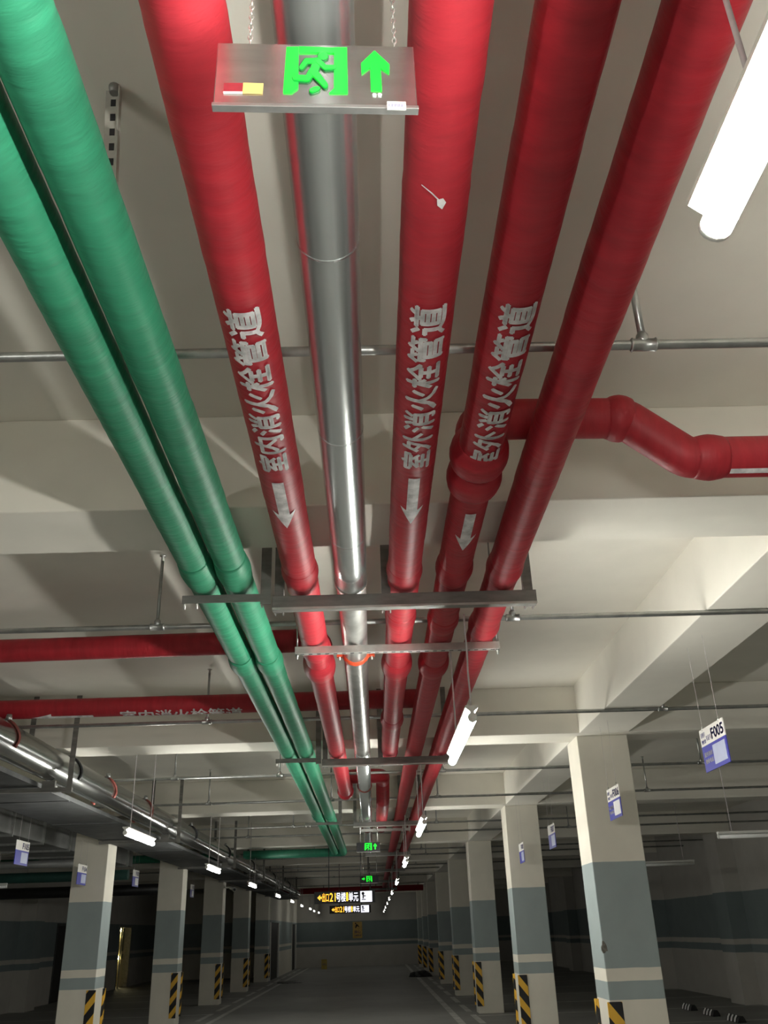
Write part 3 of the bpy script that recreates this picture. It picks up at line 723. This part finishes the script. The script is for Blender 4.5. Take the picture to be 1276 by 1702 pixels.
# ------------------------------------------------------------------ lit direction signs
def led_sign(x0, x1, y, z, label, sc=1):
    wd = x1-x0; h = .20
    r = empty('direction_sign', (x0, y, z-h/2), label, 'sign', 'lit direction signs over the aisle')
    def part(name, bm, mat):
        o = link(name, bm, mat); o.parent = r; return o
    part('casing', B((-.06, wd+.06, 0, .06, -.01, h+.01)), BLACKM)
    E1, E2 = (1, 0, 0), (0, 0, 1)
    def txt(nm, t, u, w_, v, hh, mt):
        o = lettering_flat(nm, t, mt, None, (u*wd, -.0015, v*h), E1, E2, w_*wd, hh*h, .001, .012); o.parent = r; return o
    def flat(nm, P, mt, y0=-.004):
        bm = bmesh.new(); prism(bm, P, 'y', y0, 0); part(nm, bm, mt)
    flat('left_arrow', [(0, .5*h), (.055*wd, .78*h), (.055*wd, .6*h), (.085*wd, .6*h), (.085*wd, .4*h), (.055*wd, .4*h), (.055*wd, .22*h)], LEDY)
    txt('lettering', '出口', .09, .12, .1, .82, LEDY); txt('lettering', '21', .225, .11, .12, .8, LEDY)
    txt('lettering', '号楼', .345, .175, .08, .86, LEDW); txt('lettering', '1', .527, .035, .12, .8, LEDY); txt('lettering', '单元', .572, .175, .08, .86, LEDW)
    flat('pictogram_panel', [(.785*wd, .0), (1.0*wd, .0), (1.0*wd, 1.0*h), (.785*wd, 1.0*h)], LEDW)
    bm = bmesh.new()
    box(bm, .81*wd, .885*wd, -.006, -.004, .18*h, .26*h); tube(bm, [(.835*wd, -.006, .78*h), (.835*wd, -.0045, .78*h)], .03, 12)
    box(bm, .825*wd, .85*wd, -.006, -.004, .3*h, .65*h); box(bm, .85*wd, .885*wd, -.006, -.004, .5*h, .6*h)
    part('figure_pictogram', bm, BLACKM)
    part('lift_pictogram', B((.915*wd, .918*wd, -.006, -.004, .15*h, .85*h), (.942*wd, .945*wd, -.006, -.004, .15*h, .85*h), (.969*wd, .972*wd, -.006, -.004, .15*h, .85*h)), GALV)
    for q in (.21*wd, .8*wd):
        bm = bmesh.new(); tube(bm, [(q, .03, h), (q, .03, ZS-z+h/2)], .008, 6); part('hanging_rod', bm, BLACKM)
    return r
led_sign(-1.13, -.03, 19.25, 2.195, 'nearer lit sign with yellow and white characters over the aisle')
led_sign(-1.30, -.15, 29.6, 2.195, 'farther lit sign with yellow and white characters over the aisle')
# warning board on the far wall
r = empty('warning_sign', (-.87, YF, 1.28), 'aged yellow warning board on the far end wall', 'sign')
o = link('board', B((-.24, .24, -.02, 0, 0, .76)), YELLOWP); o.parent = r
bm = bmesh.new()
prism(bm, [(-.12, .48), (-.08, .46), (0, .56), (.08, .5), (.1, .53), (.02, .62), (-.04, .66), (-.08, .62)], 'y', -.024, -.02); tube(bm, [(-.09, -.024, .68), (-.09, -.02, .68)], .035, 12)
o = link('figure_pictogram', bm, BLACKM); o.parent = r
o = lettering_flat('lettering', '当心', SIGNTXT, None, (-.16, -.0205, .22), (1, 0, 0), (0, 0, 1), .32, .15, .002); o.parent = r
o = lettering_flat('lettering', '注意安全', SIGNTXT, None, (-.18, -.0205, .08), (1, 0, 0), (0, 0, 1), .36, .09, .002); o.parent = r

# ------------------------------------------------------------------ left services: big metal pipe, tray, duct
XP_, ZP2, RB = -3.02, 3.068, .143
big = tag(link('insulated_pipe', (lambda bm: (tube(bm, densify([(XP_, YB, ZP2), (XP_, 38.2, ZP2)], .12), wrapped_radii(densify([(XP_, YB, ZP2), (XP_, 38.2, ZP2)], .12), RB, 77, .02), 32), bm)[1])(bmesh.new()), OLDSILVER), 'thick metal jacketed pipe running along the left side of the aisle', 'pipe')
for y in (7.3, 9.0, 10.3, 12.1, 15.3, 19.0, 23, 28, 33):
    bm = bmesh.new(); a = arc((XP_, y, ZP2), RB+.012, -.5, 1.35*PI, 18, ((1, 0, 0), (0, 0, 1))); 
    a = [Vector((v.x, v.y+.02*math.sin(i*.9), v.z)) for i, v in enumerate(a)]
    tube(bm, a, .011, 8); o = link('clamp_band', bm, BROWNBAND if y in (7.3, 10.3, 12.1) else BLACKM, big); o['label'] = 'reddish brown band around the pipe' if y in (7.3, 10.3, 12.1) else 'dark band around the pipe'
    bm = bmesh.new(); tube(bm, [(XP_+.05, y, ZP2+RB), (XP_+.05, y, ZP2+RB+.05)], [.03, .022], 10); link('band_nut', bm, GALV, big)
tr = empty('cable_tray', (-3.4, 0, 2.87), 'dark flat cable tray below the thick metal pipe on the left', 'cable tray')
bm = bmesh.new(); box(bm, -3.95, -3.12, YB, 40, 2.868, 2.873); box(bm, -3.955, -3.95, YB, 40, 2.868, 2.93); box(bm, -3.12, -3.115, YB, 40, 2.868, 2.91)
link('tray_channel', bm, DARKM, tr)
for k in range(16):
    y = 1.5+k*2.0; bm = B((-3.95, -3.12, y, y+.03, 2.860, 2.868)); link('tray_rib', bm, DARKM, tr)
bm = bmesh.new()
rnd = random.Random(4)
for k in range(4):
    x = -3.8+k*.17; tube(bm, [(x+.03*math.sin(i*1.3+k), -5+i*1.0, 2.895) for i in range(40)], .016, 6)
link('cable_bundle', bm, BLACKR, tr)
for i, y in enumerate((4.1, 8.55, 13.62, 19.3, 24.5, 29.8, 35.0)):
    h = empty('pipe_hanger', (XP_, y, 2.83), '%s steel hanger frame under the thick metal pipe on the left' % ORD[i], 'hanger', 'hanger frames of the left services')
    bm = B((-3.99+.02, -2.80, y, y+.05, 2.82, 2.857)); link('crossbar', bm, STEEL, h)
    for x in (-2.845, -3.26):
        bm = bmesh.new(); box(bm, x, x+.05, y-.006, y, 2.80 if x > -3 else 3.25, ZS if not any(b-.05 < y < b+.5 for b in BEAM) else ZB); box(bm, x, x+.006, y, y+.04, 2.86 if x > -3 else 3.25, ZS if not any(b-.05 < y < b+.5 for b in BEAM) else ZB)
        link('post', bm, STEEL, h)
    bm = bmesh.new(); box(bm, XP_-.06, XP_+.06, y+.005, y+.045, 2.857, ZP2-RB-.004); link('pipe_saddle', bm, STEEL, h)
dt = empty('air_duct', (-5.3, 0, 2.88), 'large rectangular sheet metal air duct behind the left-hand columns', 'duct')
link('duct_body', B((-6.0, -4.92, YB, 19.4, 2.90, 3.2)), DUCTM, dt, bevel=.01)
for k in range(19):
    y = -3.4+k*1.24
    bm = B((-6.03, -4.89, y, y+.035, 2.87, 2.90), (-4.92, -4.885, y, y+.035, 2.90, 3.2), (-6.03, -6.0, y, y+.035, 2.9, 3.2)); link('flange', bm, GALV, dt)
# cross pipes at the left, between tray and duct
for k, (y, z, rr, m, lab) in enumerate(((15.6, 2.72, .06, DUCTM, 'dull grey crosswise pipe low at the far left'), (17.9, 2.66, .09, simple('dark green foam wrap', (.008, .05, .04), .7), 'dark green crosswise pipe low at the far left'), (22.3, 2.6, .12, BLACKR, 'black insulated crosswise pipe low at the far left'))):  # the green one has its colour lowered for the scarce lamp light there
    pipe('cross_pipe', lab, 'pipe', [(-4.6, y, z), (XL+.01, y, z)], rr, m, 50+k, None, step=.3, seg=18)
# security camera by the third left column
r = empty('security_camera', (-3.98, 25.65, 2.72), 'small white security camera on a bracket at the third left column', 'security camera')
bm = bmesh.new(); tube(bm, [(.0, 0, .02), (.12, -.05, .02), (.2, -.1, 0)], .018, 10); o = link('bracket', bm, WHITEP); o.parent = r
bm = bmesh.new(); tube(bm, [(.16, .02, .02), (.3, -.3, -.05)], .05, 14); o = link('camera_body', bm, WHITEP); o.parent = r
bm = bmesh.new(); tube(bm, [(.3, -.3, -.05), (.305, -.31, -.052)], .036, 14); o = link('lens', bm, BLACKM); o.parent = r

# ------------------------------------------------------------------ things on the floor
for i, (x, y, lab) in enumerate(((6.04, 16.95, 'nearest black rubber wheel stop in the right-hand bays'), (6.04, 18.15, 'middle black rubber wheel stop in the right-hand bays'), (6.05, 19.4, 'farthest black rubber wheel stop in the right-hand bays'))):
    r = empty('wheel_stop', (x, y, 0), lab, 'wheel stop', 'rubber wheel stops')
    bm = bmesh.new(); prism(bm, [(-.08, 0), (.08, 0), (.06, .06), (.035, .10), (-.035, .10), (-.06, .06)], 'y', -.27, .27); o = link('rubber_body', bm, BLACKR, bevel=.012); o.parent = r
    for q in (-.16, 0, .16):
        bm = bmesh.new(); prism(bm, [(-.082, .01), (-.064, .062), (-.037, .103), (-.037, .108), (-.07, .064), (-.088, .01)], 'y', q-.03, q+.03); o = link('reflector', bm, REFLW); o.parent = r
bm = bmesh.new(); bmesh.ops.create_icosphere(bm, subdivisions=3, radius=.5); rnd = random.Random(3)
for v in bm.verts: v.co = Vector((v.co.x*.8, v.co.y*.8, max(0, v.co.z)*.36))*(1+.25*math.sin(v.co.x*11)*math.cos(v.co.y*9))+Vector((0, 0, .1*max(0, v.co.z)*rnd.random()))
for v in bm.verts: v.co.z = max(0, v.co.z)
bmesh.ops.translate(bm, verts=bm.verts[:], vec=(1.70, 36.6, 0)); tag(link('plastic_sheet', bm, BLACKR), 'crumpled black plastic sheet lying on the lane line far right', 'sheet')
bm = bmesh.new(); bmesh.ops.create_icosphere(bm, subdivisions=3, radius=.45)
for v in bm.verts: v.co = Vector((v.co.x*1.1, v.co.y*1.6, max(0, v.co.z)*.12))*(1+.15*math.sin(v.co.x*13)*math.cos(v.co.y*7))
for v in bm.verts: v.co.z = max(0, v.co.z)
bmesh.ops.translate(bm, verts=bm.verts[:], vec=(-3.0, 35.6, 0)); tag(link('rubber_mat', bm, BLACKR), 'dark flat mat lying on the floor near the inner wall doorway', 'mat')
r = empty('floor_sign', (-2.45, 47.5, 0), 'small yellow folding floor sign in front of the far wall', 'sign')
YS = simple('yellow plastic', (.42, .30, .03), .4)
for s in (-1, 1):
    bm = bmesh.new(); prism(bm, [(-s*.02, .42), (s*.13, 0), (s*.15, 0), (0, .42)], 'x', -.13, .13); o = link('leaf', bm, YS); o.parent = r
o = lettering_flat('lettering', '小心', SIGNTXT, None, (-.09, -.092, .17), (1, 0, 0), (0, .335, .942), .18, .1, .002); o.parent = r
